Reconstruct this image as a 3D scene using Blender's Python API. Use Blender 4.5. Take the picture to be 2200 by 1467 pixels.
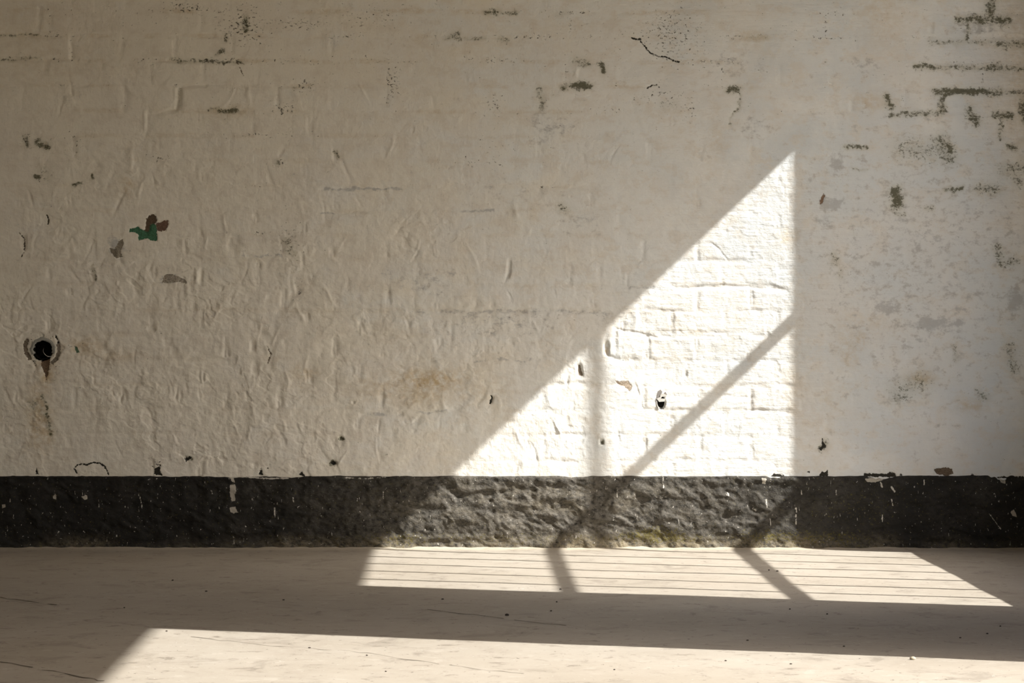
import bpy, math, random
import numpy as np

# ------------------------------------------------------------------ scale and camera
S = 489.0            # photograph pixels per metre on the back wall
VX, VY = 980.0, 670.0  # where the camera's axis meets the back wall
BASE = 1180.0        # photograph row of the wall foot
F = 7400.0           # focal length in photograph pixels
D = F / S            # camera to wall
HCAM = (BASE - VY) / S
K = F / 18480.0      # sun: metres towards the wall per metre leftwards
TZ = 0.951           # sun: metres down per metre leftwards
XR = 2.70            # inner face of the right-hand wall
Q = F / 5500.0

def WX(px): return (px - VX) / S
def WZ(py): return (BASE - py) / S
def FL(px, py):      # a point of the floor seen at a pixel
    t = (BASE - VY) / (py - VY)
    return ((px - VX) / S * t, -(1 - t) * D)

sc = bpy.context.scene
for o in list(bpy.data.objects): bpy.data.objects.remove(o)
C = sc.collection

cam_d = bpy.data.cameras.new('camera'); cam = bpy.data.objects.new('camera', cam_d); C.objects.link(cam)
cam.location = (0, -D, HCAM); cam.rotation_euler = (math.pi / 2, 0, 0)
cam_d.sensor_fit = 'HORIZONTAL'; cam_d.sensor_width = 36.0; cam_d.lens = F / 2200.0 * 36.0
cam_d.shift_x = (1100 - VX) / 2200.0; cam_d.shift_y = -(733.5 - VY) / 2200.0
cam_d.clip_end = 200
sc.camera = cam

w = bpy.data.worlds.new('sky'); sc.world = w; w.use_nodes = True
nt = w.node_tree; nt.nodes.clear()
sky = nt.nodes.new('ShaderNodeTexSky'); sky.sky_type = 'NISHITA'; sky.sun_disc = False
sky.sun_elevation = math.atan2(TZ, math.hypot(1, K)); sky.sun_rotation = math.atan2(1, -K)
sky.air_density = 1.0; sky.dust_density = 4.0; sky.ozone_density = 1.0
bg = nt.nodes.new('ShaderNodeBackground'); bg.inputs['Strength'].default_value = 0.265
out = nt.nodes.new('ShaderNodeOutputWorld')
nt.links.new(sky.outputs[0], bg.inputs[0]); nt.links.new(bg.outputs[0], out.inputs[0])

sun_d = bpy.data.lights.new('sun', 'SUN'); sun = bpy.data.objects.new('sun', sun_d); C.objects.link(sun)
sun_d.energy = 10.7; sun_d.angle = math.radians(0.55); sun_d.color = (1.0, 0.96, 0.905)
from mathutils import Vector
sun.rotation_euler = Vector((-1, K, -TZ)).to_track_quat('-Z', 'Y').to_euler()
sun.location = (8, -4, 9)

sc.view_settings.view_transform = 'Standard'; sc.view_settings.look = 'None'
sc.view_settings.gamma = 1.0; sc.view_settings.exposure = 0.04
sc.view_settings.use_curve_mapping = False

# ------------------------------------------------------------------ helpers
def tag(o, label=None, cat=None, group=None, kind=None):
    if label: o['label'] = label
    if cat: o['category'] = cat
    if group: o['group'] = group
    if kind: o['kind'] = kind
    return o

def link(name, me, mat=None, parent=None, loc=(0, 0, 0)):
    o = bpy.data.objects.new(name, me); C.objects.link(o)
    o.location = loc
    if mat is not None and me is not None: me.materials.append(mat)
    if parent is not None: o.parent = parent
    return o

def mesh_from(name, verts, faces, smooth=False):
    me = bpy.data.meshes.new(name); me.from_pydata([tuple(v) for v in verts], [], faces); me.update()
    if smooth: me.polygons.foreach_set('use_smooth', [True] * len(me.polygons))
    return me

def boxes(name, lst, mat=None, parent=None, loc=(0, 0, 0)):
    v, f = [], []
    for (x0, x1, y0, y1, z0, z1) in lst:
        b = len(v)
        v += [(x0,y0,z0),(x1,y0,z0),(x1,y1,z0),(x0,y1,z0),(x0,y0,z1),(x1,y0,z1),(x1,y1,z1),(x0,y1,z1)]
        f += [(b,b+3,b+2,b+1),(b+4,b+5,b+6,b+7),(b,b+1,b+5,b+4),(b+1,b+2,b+6,b+5),(b+2,b+3,b+7,b+6),(b+3,b,b+4,b+7)]
    return link(name, mesh_from(name, v, f), mat, parent, loc)

_rng = np.random.default_rng(7)
_TAB = _rng.random((256, 256)).astype(np.float32) * 2 * np.pi
_GX, _GY = np.cos(_TAB), np.sin(_TAB)
def pn(x, y, seed=0):
    """2-D gradient noise, about -0.7..0.7"""
    x = x + seed * 17.31; y = y + seed * 41.77
    xi = np.floor(x).astype(np.int32); yi = np.floor(y).astype(np.int32)
    xf = x - xi; yf = y - yi
    u = xf*xf*xf*(xf*(xf*6-15)+10); v = yf*yf*yf*(yf*(yf*6-15)+10)
    def g(ix, iy, dx, dy):
        a = ix & 255; b = iy & 255
        return _GX[a, b]*dx + _GY[a, b]*dy
    n00 = g(xi, yi, xf, yf); n10 = g(xi+1, yi, xf-1, yf)
    n01 = g(xi, yi+1, xf, yf-1); n11 = g(xi+1, yi+1, xf-1, yf-1)
    return (n00*(1-u)+n10*u)*(1-v) + (n01*(1-u)+n11*u)*v
def fbm(x, y, seed, octv=3, gain=0.5):
    r = 0; a = 1
    for k in range(octv):
        r = r + a*pn(x*2**k, y*2**k, seed+k*3); a *= gain
    return r
def sstep(a, b, x):
    t = np.clip((x-a)/(b-a), 0, 1); return t*t*(3-2*t)
def gauss(X, Y, cx, cy, rx, ry, rot=0):
    c, s = math.cos(rot), math.sin(rot)
    dx, dy = X-cx, Y-cy
    a = (dx*c+dy*s)/rx; b = (-dx*s+dy*c)/ry
    return np.exp(-(a*a+b*b))
def seg_dist(X, Y, x0, y0, x1, y1):
    dx, dy = x1-x0, y1-y0
    t = np.clip(((X-x0)*dx+(Y-y0)*dy)/(dx*dx+dy*dy+1e-9), 0, 1)
    return np.hypot(X-x0-t*dx, Y-y0-t*dy)
def poly_sd(X, Y, pts):
    """signed distance, negative inside"""
    d = np.full(X.shape, 1e9); inside = np.zeros(X.shape, bool)
    n = len(pts)
    for i in range(n):
        x0, y0 = pts[i]; x1, y1 = pts[(i+1) % n]
        d = np.minimum(d, seg_dist(X, Y, x0, y0, x1, y1))
        c = ((y0 > Y) != (y1 > Y)) & (X < (x1-x0)*(Y-y0)/((y1-y0) if y1 != y0 else 1e-9)+x0)
        inside ^= c
    return np.where(inside, -d, d)
def path_sd(X, Y, pts, wd):
    d = np.full(X.shape, 1e9)
    for i in range(len(pts)-1):
        d = np.minimum(d, seg_dist(X, Y, *pts[i], *pts[i+1]))
    return d-wd

class N:
    """small node-tree writer"""
    def __init__(self, name, rough=0.85, spec=0.2):
        self.m = bpy.data.materials.new(name); self.m.use_nodes = True
        self.t = self.m.node_tree; self.t.nodes.clear()
        self.b = self.t.nodes.new('ShaderNodeBsdfPrincipled')
        self.b.inputs['Roughness'].default_value = rough
        self.b.inputs['Specular IOR Level'].default_value = spec
        o = self.t.nodes.new('ShaderNodeOutputMaterial'); self.L(self.b.outputs[0], o.inputs[0])
        self.pos = self.t.nodes.new('ShaderNodeNewGeometry').outputs['Position']
    def L(self, a, b): self.t.links.new(a, b)
    def put(self, sock, v):
        if isinstance(v, bpy.types.NodeSocket): self.L(v, sock)
        elif isinstance(v, (tuple, list)) and len(v) == 3 and sock.type == 'RGBA': sock.default_value = (*v, 1)
        else: sock.default_value = v
    def math(self, op, a, b=0.0, c=None, clamp=False):
        n = self.t.nodes.new('ShaderNodeMath'); n.operation = op; n.use_clamp = clamp
        self.put(n.inputs[0], a); self.put(n.inputs[1], b)
        if c is not None: self.put(n.inputs[2], c)
        return n.outputs[0]
    def attr(self, name, col=False):
        n = self.t.nodes.new('ShaderNodeAttribute'); n.attribute_name = name
        return n.outputs['Color'] if col else n.outputs['Fac']
    def scaled(self, s):
        n = self.t.nodes.new('ShaderNodeVectorMath'); n.operation = 'MULTIPLY'
        self.L(self.pos, n.inputs[0]); n.inputs[1].default_value = s; return n.outputs[0]
    def noise(self, s, detail=3, rough=0.55, dist=0.0):
        n = self.t.nodes.new('ShaderNodeTexNoise'); n.inputs['Scale'].default_value = 1.0
        n.inputs['Detail'].default_value = detail; n.inputs['Roughness'].default_value = rough
        n.inputs['Distortion'].default_value = dist
        self.L(self.scaled(s if isinstance(s, tuple) else (s, s, s)), n.inputs['Vector']); return n.outputs['Fac']
    def voro(self, s, feat='F1', rnd=1.0):
        n = self.t.nodes.new('ShaderNodeTexVoronoi'); n.feature = feat; n.inputs['Scale'].default_value = 1.0
        n.inputs['Randomness'].default_value = rnd
        self.L(self.scaled(s if isinstance(s, tuple) else (s, s, s)), n.inputs['Vector']); return n
    def ramp(self, v, a, b, lo=0.0, hi=1.0):
        n = self.t.nodes.new('ShaderNodeMapRange'); n.interpolation_type = 'SMOOTHSTEP'
        self.put(n.inputs[0], v); n.inputs[1].default_value = a; n.inputs[2].default_value = b
        n.inputs[3].default_value = lo; n.inputs[4].default_value = hi; return n.outputs[0]
    def mix(self, f, a, b, mode='MIX'):
        n = self.t.nodes.new('ShaderNodeMix'); n.data_type = 'RGBA'; n.blend_type = mode
        self.put(n.inputs[0], f); self.put(n.inputs[6], a); self.put(n.inputs[7], b); return n.outputs[2]
    def bump(self, h, dist, strength=1.0, prev=None):
        n = self.t.nodes.new('ShaderNodeBump'); n.inputs['Distance'].default_value = dist
        n.inputs['Strength'].default_value = strength; self.L(h, n.inputs['Height'])
        if prev is not None: self.L(prev, n.inputs['Normal'])
        return n.outputs[0]
    def done(self, col, nrm=None):
        self.put(self.b.inputs['Base Color'], col)
        if nrm is not None: self.L(nrm, self.b.inputs['Normal'])
        return self.m

def plain(name, col, rough=0.7, spec=0.3, var=0.12, scale=40.0, metal=0.0):
    n = N(name, rough, spec); n.b.inputs['Metallic'].default_value = metal
    f = n.noise(scale, 3)
    c = n.mix(f, tuple(k*(1-var) for k in col), tuple(min(1, k*(1+var)) for k in col))
    return n.done(c, n.bump(n.noise(scale*6, 2), 0.0006))

# ------------------------------------------------------------------ materials
def mat_wall():
    n = N('old_limewash', 0.9, 0.12)
    cool = n.attr('cool')
    big = n.noise((2.2, 2.2, 2.6), 4, 0.6)
    mid = n.noise((11, 11, 15), 4, 0.65)
    cool = n.math('ADD', cool, n.math('MULTIPLY', n.math('SUBTRACT', n.noise((4.5, 4.5, 6), 4, 0.65, 0.5), 0.5), 0.9))
    c = n.mix(n.ramp(cool, 0.0, 0.5), (0.80, 0.77, 0.68), (0.775, 0.80, 0.79))
    c = n.mix(n.ramp(cool, 0.5, 1.0), c, (0.645, 0.69, 0.71))
    c = n.mix(n.ramp(big, 0.35, 0.7, 0, 0.5), c, (0.77, 0.74, 0.68))
    c = n.mix(n.ramp(mid, 0.48, 0.64, 0, 0.42), c, (0.68, 0.63, 0.545))
    # grey-blue worn wash
    g = n.ramp(n.math('ADD', n.attr('grey'), n.math('MULTIPLY', n.math('SUBTRACT', n.noise((22, 22, 30), 5, 0.72), 0.5), 2.6)), 0.3, 0.8)
    c = n.mix(n.math('MULTIPLY', g, 0.68), c, (0.40, 0.415, 0.42))
    # ochre and brown damp
    o = n.math('MULTIPLY', n.attr('ochre'), n.ramp(n.noise((26, 26, 34), 4, 0.7), 0.3, 0.65))
    c = n.mix(o, c, (0.50, 0.37, 0.19))
    # moss and mould, also the shade painted into nail holes
    fine = n.noise((75, 75, 95), 5, 0.75)
    m = n.ramp(n.math('ADD', n.attr('mold_and_holes'), n.math('ADD', n.math('MULTIPLY', n.math('SUBTRACT', fine, 0.5), 2.8), n.math('MULTIPLY', n.math('SUBTRACT', n.noise((28, 28, 34), 3, 0.6), 0.5), 1.4))), 0.42, 0.98)
    halo = n.math('MULTIPLY', n.attr('mold_and_holes'), 0.5, clamp=True)
    c = n.mix(halo, c, (0.40, 0.385, 0.27))
    c = n.mix(n.math('MULTIPLY', m, 0.86), c, (0.085, 0.083, 0.048))
    # black specks where paint has flaked
    sp = n.ramp(n.math('ADD', n.noise((62, 62, 88), 5, 0.74), n.math('MULTIPLY', n.attr('speck'), 0.15)), 0.67, 0.71)
    c = n.mix(n.math('MULTIPLY', sp, 0.9), c, (0.05, 0.042, 0.03))
    # flaked chips showing older coats
    edge = n.math('MULTIPLY', n.math('SUBTRACT', n.noise((75, 75, 75), 4, 0.75), 0.5), 0.022)
    ch = n.ramp(n.math('ADD', n.attr('chip'), edge), 0.0012, -0.0012)
    cc = n.mix(n.ramp(n.noise(210, 3), 0.35, 0.7, 0, 0.5), n.attr('chipcol', True), (0.03, 0.028, 0.02))
    c = n.mix(ch, c, cc)
    # relief: brush strokes (level on the right, upright on the left), grain, pimples
    st = n.noise((13, 13, 130), 5, 0.7)
    su = n.noise((120, 120, 40), 4, 0.65)
    k = n.t.nodes.new('ShaderNodeMix'); k.data_type = 'FLOAT'
    n.L(n.attr('strokes'), k.inputs[0]); n.L(n.math('MULTIPLY', su, 0.45), k.inputs[2]); n.L(st, k.inputs[3])
    b = n.bump(k.outputs[0], 0.0032, 0.62)
    b = n.bump(n.noise((45, 45, 55), 4, 0.55, 0.3), 0.006, 0.38, b)
    b = n.bump(n.math('SUBTRACT', 1.0, n.math('MAXIMUM', n.math('MAXIMUM', ch, sp), n.math('MULTIPLY', m, 0.5))), 0.0025, 0.8, b)
    return n.done(c, b)

def mat_base():
    n = N('black_painted_plinth', 0.7, 0.2)
    dust_sunlift = n.attr('dust_sunlift')
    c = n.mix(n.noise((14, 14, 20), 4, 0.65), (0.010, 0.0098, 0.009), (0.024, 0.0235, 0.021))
    d = n.math('MULTIPLY', dust_sunlift, n.ramp(n.noise((45, 45, 70), 5, 0.75), 0.30, 0.60))
    c = n.mix(d, c, (0.122, 0.113, 0.096))  # dust, plus sunlit brightness put into the plinth colour
    d2 = n.math('MULTIPLY', n.attr('tan'), n.ramp(n.noise((40, 40, 60), 5, 0.75), 0.36, 0.58))
    c = n.mix(d2, c, (0.24, 0.205, 0.14))
    ms = n.ramp(n.math('ADD', n.attr('moss'), n.math('MULTIPLY', n.math('SUBTRACT', n.noise((90, 90, 110), 5, 0.75), 0.5), 5.5)), 0.5, 1.2)
    c = n.mix(n.math('MULTIPLY', ms, 0.8), c, n.mix(n.noise(160, 3), (0.055, 0.045, 0.010), (0.17, 0.145, 0.035)))
    # lime spatter and flakes
    sp = n.math('MAXIMUM', n.ramp(n.noise((110, 110, 26), 3, 0.6), 0.685, 0.72), n.ramp(n.noise((70, 70, 60), 3, 0.6), 0.69, 0.72))
    c = n.mix(n.math('MULTIPLY', sp, 0.75), c, (0.52, 0.50, 0.45))
    edge = n.math('MULTIPLY', n.math('SUBTRACT', n.noise(70, 4, 0.75), 0.5), 0.014)
    ch = n.ramp(n.math('ADD', n.attr('chip'), edge), 0.001, -0.001)
    c = n.mix(ch, c, n.attr('chipcol', True))
    b = n.bump(n.noise((55, 55, 80), 4, 0.6, 0.4), 0.006, 0.5)
    b = n.bump(n.noise((170, 170, 210), 3, 0.6), 0.003, 0.5, b)
    return n.done(c, b)

def mat_floor():
    n = N('worn_concrete', 0.62, 0.22)
    big = n.noise(0.9, 4, 0.6); mid = n.noise((5.5, 3.2, 1), 5, 0.7); fin = n.noise((60, 24, 1), 4, 0.7)
    c = n.mix(n.ramp(big, 0.3, 0.7), (0.318, 0.285, 0.236), (0.362, 0.332, 0.284))
    c = n.mix(n.ramp(mid, 0.5, 0.75, 0, 0.45), c, (0.255, 0.222, 0.182))
    c = n.mix(n.ramp(mid, 0.45, 0.25, 0, 0.4), c, (0.43, 0.395, 0.345))
    c = n.mix(n.ramp(fin, 0.55, 0.8, 0, 0.35), c, (0.22, 0.19, 0.155))
    # scuffs, grit and lime drips
    s1 = n.noise((4.5, 3.4, 1), 5, 0.74, 0.6); s2 = n.noise((11, 10, 1), 4, 0.72, 0.5); s3 = n.noise((45, 24, 1), 3, 0.65)
    c = n.mix(n.ramp(s1, 0.53, 0.68, 0, 0.5), c, (0.19, 0.168, 0.138))
    c = n.mix(n.ramp(s2, 0.58, 0.68, 0, 0.7), c, (0.17, 0.148, 0.12))
    c = n.mix(n.ramp(s2, 0.42, 0.32, 0, 0.35), c, (0.45, 0.42, 0.37))
    c = n.mix(n.ramp(s3, 0.66, 0.70, 0, 0.8), c, (0.075, 0.065, 0.052))
    c = n.mix(n.ramp(s3, 0.32, 0.29, 0, 0.5), c, (0.58, 0.555, 0.51))
    # pale lime dust swept against the wall foot
    sp = n.t.nodes.new('ShaderNodeSeparateXYZ'); n.L(n.pos, sp.inputs[0])
    near = n.ramp(n.math('ADD', sp.outputs[1], n.math('MULTIPLY', n.math('SUBTRACT', n.noise((14, 14, 1), 4, 0.7), 0.5), 0.16)), -0.12, 0.0, 0, 0.55)
    c = n.mix(near, c, (0.50, 0.45, 0.35))
    b = n.bump(n.noise((30, 12, 1), 4, 0.6), 0.0012, 0.5)
    return n.done(c, b)

M_WALL, M_BASE, M_FLOOR = mat_wall(), mat_base(), mat_floor()
M_ROOM = plain('grey_plaster', (0.72, 0.68, 0.61), 0.9, 0.1, 0.08, 3.0)
M_CEIL = plain('dusty_ceiling_boards', (0.33, 0.27, 0.20), 0.9, 0.1, 0.1, 3.0)
M_GROUND = plain('dry_earth', (0.36, 0.31, 0.24), 0.95, 0.05, 0.2, 2.0)
M_STEEL = plain('grey_painted_steel', (0.22, 0.22, 0.21), 0.55, 0.4)

# ------------------------------------------------------------------ back wall: one height field cut into bricks
ST = 2.0                                   # grid step in photograph pixels
PIT, CRS = 112.0, 53.5                     # brick length and course height in photograph pixels
X0, X1 = -112.0, 2352.0
NR = 22                                    # courses
NV = 27                                    # grid rows in a course
dv = CRS/NV
YT = 76.0 - 3*CRS                          # top edge of the top course
ncol = int((X1-X0)/ST)+1
rowi = np.arange(NR*NV+1)
colx = X0+ST*np.arange(ncol)
PX, PY = np.meshgrid(colx, YT+rowi*dv)
ROW, COL = np.meshgrid(rowi, np.arange(ncol), indexing='ij')
# joints wander a little and fall to the right
WY = PY + 6.0*(PX/2200.0) + 3.0*pn(PX/210.0, PY/160.0, 1) + 1.0*pn(PX/50.0, PY/60.0, 2)
WXp = PX + 3.0*pn(PX/120.0, PY/70.0, 3)

rnd = random.Random(11)
bounds = []                                # column index of each upright joint per course
for r in range(NR):
    off = 155 if r % 2 else 212            # row 3 (odd) begins its joints at 155
    b = []
    k = math.floor((X0-off)/PIT)-1
    while True:
        x = off+k*PIT+rnd.uniform(-7, 7); k += 1
        if x > X1-30: break
        if x < X0+30: continue
        b.append(int(round((x-X0)/ST)))
    bounds.append([0]+b+[ncol-1])
DV = np.full(PX.shape, 1e9); BID = np.zeros(PX.shape, np.int32)
nb = 0
for r in range(NR):
    a, z = r*NV, (r+1)*NV
    cs = np.arange(ncol)
    bb = np.array(bounds[r])
    d = np.min(np.abs(cs[:, None]-bb[None, :]), axis=1)*ST
    idx = np.searchsorted(bb, cs, side='right')-1
    DV[a:z, :] = d[None, :]; BID[a:z, :] = (nb+idx)[None, :]
    nb += len(bounds[r])
DV[-1] = DV[-2]; BID[-1] = BID[-2]
fr = (ROW % NV); DH = np.minimum(fr, NV-fr)*dv
DH = np.abs(DH-1.0+3.2*pn(PX/17.0, PY/17.0, 104)+2.5*pn(PX/60.0, PY/40.0, 105))

# how plainly the brickwork reads through the paint
J = 0.22 + 0.75*gauss(PX, PY, 2120, 140, 260, 190) + 0.55*gauss(PX, PY, 250, 150, 420, 150) \
    + 0.50*gauss(PX, PY, 1480, 780, 330, 330) + 0.22*gauss(PX, PY, 900, 720, 500, 200) + 0.25*gauss(PX, PY, 1900, 600, 300, 300) \
    + 0.25*gauss(PX, PY, 300, 700, 450, 250)
J = J*np.clip(0.85+1.1*pn(PX/150.0, PY/90.0, 5), 0.1, 1.6)
LUMP = 0.30 + 0.95*gauss(PX, PY, 250, 800, 620, 380) + 0.45*gauss(PX, PY, 850, 800, 420, 330) + 0.1*gauss(PX, PY, 1500, 800, 250, 250)

ix = np.random.default_rng(3)
boff = ix.normal(0, 1, nb+50)[BID]; btx = ix.normal(0, 1, nb+50)[BID]; bty = ix.normal(0, 1, nb+50)[BID]
jn = np.clip(0.5+1.7*pn(PX/38.0, PY/30.0, 6), 0, 1.5)
groove = -4.2*np.exp(-(DH/4.6)**2)*J*jn - 3.2*np.exp(-((DV-1+4*pn(PX/20.0, PY/20.0, 106))/4.2)**2)*J*np.clip(0.5+1.6*pn(PX/45.0, PY/45.0, 7), 0, 1.6)
body = 1.0*boff*np.clip(DH/7, 0, 1)*np.clip(DV/7, 0, 1)*J
perp = -4.5*(0.75*LUMP+0.12*J)*np.exp(-((DV-2.5+7*pn(PX/26.0, PY/26.0, 102))/(4.2+2*pn(PX/30.0, PY/30.0, 103)))**2)*sstep(0.0, 0.45, pn(PX/60.0, PY/38.0, 8))*sstep(2, 9, DH)
wx = PX+9*pn(PX/45.0, PY/45.0, 20); wy = PY+9*pn(PX/45.0, PY/45.0, 21)
l1 = pn(wx/125.0, wy/95.0, 9)*5.0
l2 = pn(wx/42.0, wy/50.0, 10)*2.2
def layer(sc_x, sc_y, t0, seed, hgt, w=0.07):
    q = pn(wx/sc_x, wy/sc_y, seed)+0.35*pn(wx/sc_x*2.7, wy/sc_y*2.7, seed+1)
    return hgt*sstep(t0, t0+w, q)
lay = layer(95, 60, 0.12, 80, 1.7)-layer(70, 52, 0.22, 84, 1.9)+layer(38, 34, 0.24, 88, 1.6, 0.1)-layer(30, 36, 0.30, 92, 2.0, 0.1)+layer(20, 26, 0.34, 96, 1.5, 0.14)
l3 = pn(wx/17.0, wy/21.0, 11)*1.3
l4 = pn(PX/8.0, PY/10.0, 12)*0.55
H = groove+body+perp + l1*(0.35+0.75*LUMP) + (l2+lay*np.clip(0.45+1.1*pn(PX/150.0, PY/120.0, 98), 0.05, 1))*LUMP*1.15 + l3*(0.32+0.95*LUMP) + l4*(0.6+0.8*LUMP) + 1.1*pn(PX/34.0, PY/9.0, 101)*sstep(1150, 1400, PX)
# short upright dabs and scars left by old brushwork and mortar
dr = random.Random(23)
for k in range(330):
    cx, cy = dr.uniform(-60, 1400), dr.uniform(150, 1010)
    if dr.random() > LUMP[int(np.clip((cy-YT)/dv, 0, NR*NV)), int(np.clip((cx-X0)/ST, 0, ncol-1))]*0.95: continue
    rx, ry, hh, ro = dr.uniform(3, 9), dr.uniform(8, 26), dr.choice((-1, -1, 1))*dr.uniform(0.8, 3.2), dr.uniform(-0.5, 0.5)
    i0, i1 = int(max(0, (cy-45-YT)/dv)), int(min(NR*NV, (cy+45-YT)/dv)); j0, j1 = int(max(0, (cx-45-X0)/ST)), int((cx+45-X0)/ST)
    xx, yy = wx[i0:i1, j0:j1]-cx, wy[i0:i1, j0:j1]-cy
    c_, s_ = math.cos(ro), math.sin(ro); u_ = (xx*c_+yy*s_)/rx; v_ = (-xx*s_+yy*c_)/ry
    H[i0:i1, j0:j1] += hh*np.exp(-v_**2)*np.exp(-np.where(u_ > 0, u_*1.9, u_)**2)

def crease(pts, wd, depth):
    global H
    d = np.full(PX.shape, 1e9)
    a_, b_ = PX+4*pn(PX/24.0, PY/24.0, 110), PY+4*pn(PX/24.0, PY/24.0, 111)
    for p_, q_ in zip(pts[:-1], pts[1:]): d = np.minimum(d, seg_dist(a_, b_, *p_, *q_))
    H = H - depth*np.exp(-(d/wd)**2)*np.clip(0.8+0.9*pn(PX/28.0, PY/28.0, 112), 0.1, 1.4)
def pit(cx, cy, rx, ry, depth, rot=0.0):
    global H
    H = H - depth*np.exp(-(((PX-cx)*math.cos(rot)+(PY-cy)*math.sin(rot))/rx)**4-((-(PX-cx)*math.sin(rot)+(PY-cy)*math.cos(rot))/ry)**4)
# knocks, blisters and nail holes seen in the photograph
for p in [(90,310,9,6,8),(82,345+30,8,4,4),(732,940,5,5,9),(716,993,7,4,8),(404,984,8,5,5),(760,862,3,3,5),(1293,947,4,6,9),(1247,793,6,13,7,-0.15),
          (1303,745,6,14,6),(1768,955,8,9,3),(1057,856,2.5,8,5,0.3),(1472,800,4,8,4),(548,790,8,14,4),(200,590,6,14,4,-0.25),(50,520,6,16,4),
          (545,742,6,13,6),(325,705,9,7,5),(360,735,10,9,4),(1092,575,4.5,20,6,0.08),(235,742,8,11,-3),(650,560,4,20,3),(312,262,4,22,-4),(384,212,6,22,4),
          (880,580,12,16,-2.5),(1850,880,12,5,-3),(500,480+40,10,18,5,0.3),(400,520,14,10,-3),(425,590,6,16,-5),(432,590,5,14,5),(1930,866,3,4,4),(150,215,12,10,-4),(720,330,5,12,4)]:
    pit(*p)
for c_ in [([(312,288),(316,246),(376,236),(384,192),(404,183),(440,183)],5,4.5),([(0,78),(65,76),(80,66),(86,20)],6,3.5),([(264,178),(271,205),(268,235)],6,3.5),([(1590,195),(1588,225),(1570,243),(1568,270)],4,2),
           ([(0,128),(60,130),(140,127)],5,3),([(360,130),(420,131),(520,134)],5,3),([(150,95),(154,120)],4,2.5),([(395,515),(402,545),(430,552)],4,3),([(500,558),(512,518)],5,3),
           ([(1450,614),(1560,611),(1690,616)],4,3),([(1325,705),(1370,711),(1410,722)],3,2.5),([(1420,709),(1560,712)],4,2.5),([(1303,722),(1304,762)],5,4),([(1310,763),(1360,766),(1400,768)],4,3),([(1480,521),(1530,519),(1562,552)],2.5,1.8),
           ([(1140,826),(1240,820),(1330,822)],4,2.5),([(1190,930),(1300,928)],4,2.5),([(1450,850),(1560,846),(1620,850)],4,2.2),([(1580,875),(1690,880)],4,2.6),([(1050,905),(1110,903)],5,2.5),([(1130,985),(1240,990)],4,2),
           ([(690,404),(780,402),(860,405)],5,2.5),([(880,668),(1000,666),(1180,664),(1310,671)],6,3.8),([(1040,771),(1170,769)],5,3),([(780,888),(860,888)],6,3.5),([(895,902),(905,886),(990,878)],6,3),([(700,455),(730,458),(800,450)],5,2.5),([(640,620),(600,665)],8,4),([(200,720),(230,760),(300,762)],6,3.5),([(560,715),(585,740),(580,790)],7,4)]: crease(*c_)
# socket bore and the slit beside it
rr = np.hypot(PX-92, (PY-751)*0.95)
H = H + 2.0*np.exp(-((rr-33)/9)**2)*np.clip(0.7+pn(PX/12.0, PY/12.0, 30), 0, 2)
H = np.where(rr < 21.5, -70.0, H)
# recess behind the cut-off bracket
re = np.hypot((PX-1419.5)/9.5, (PY-860)/17.0)
H = H - 22*sstep(1.05, 0.8, re)

# ---- stains
mold_and_holes = np.zeros(PX.shape); grey = np.zeros(PX.shape); ochre = np.zeros(PX.shape); speck = np.zeros(PX.shape)
SX = PX+7*pn(PX/22.0, PY/22.0, 70)+3*pn(PX/7.0, PY/7.0, 71); SY = PY+6*pn(PX/22.0, PY/22.0, 72)+3*pn(PX/7.0, PY/7.0, 73)
def hs(a, y, x0, x1, wd, s):               # a stain lying along a joint
    d = seg_dist(WXp, WY-6.0*(PX/2200.0), x0, y, x1, y+1e-3); return np.maximum(a, s*np.exp(-(d/wd)**2))
def ln(a, x0, y0, x1, y1, wd, s):
    d = seg_dist(SX, SY, x0, y0, x1, y1); return np.maximum(a, s*np.exp(-(d/(wd*1.2))**2))
def bl(a, cx, cy, rx, ry, s, rot=0.0): return np.maximum(a, s*gauss(SX, SY, cx, cy, rx*1.25, ry*1.25, rot))
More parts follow.
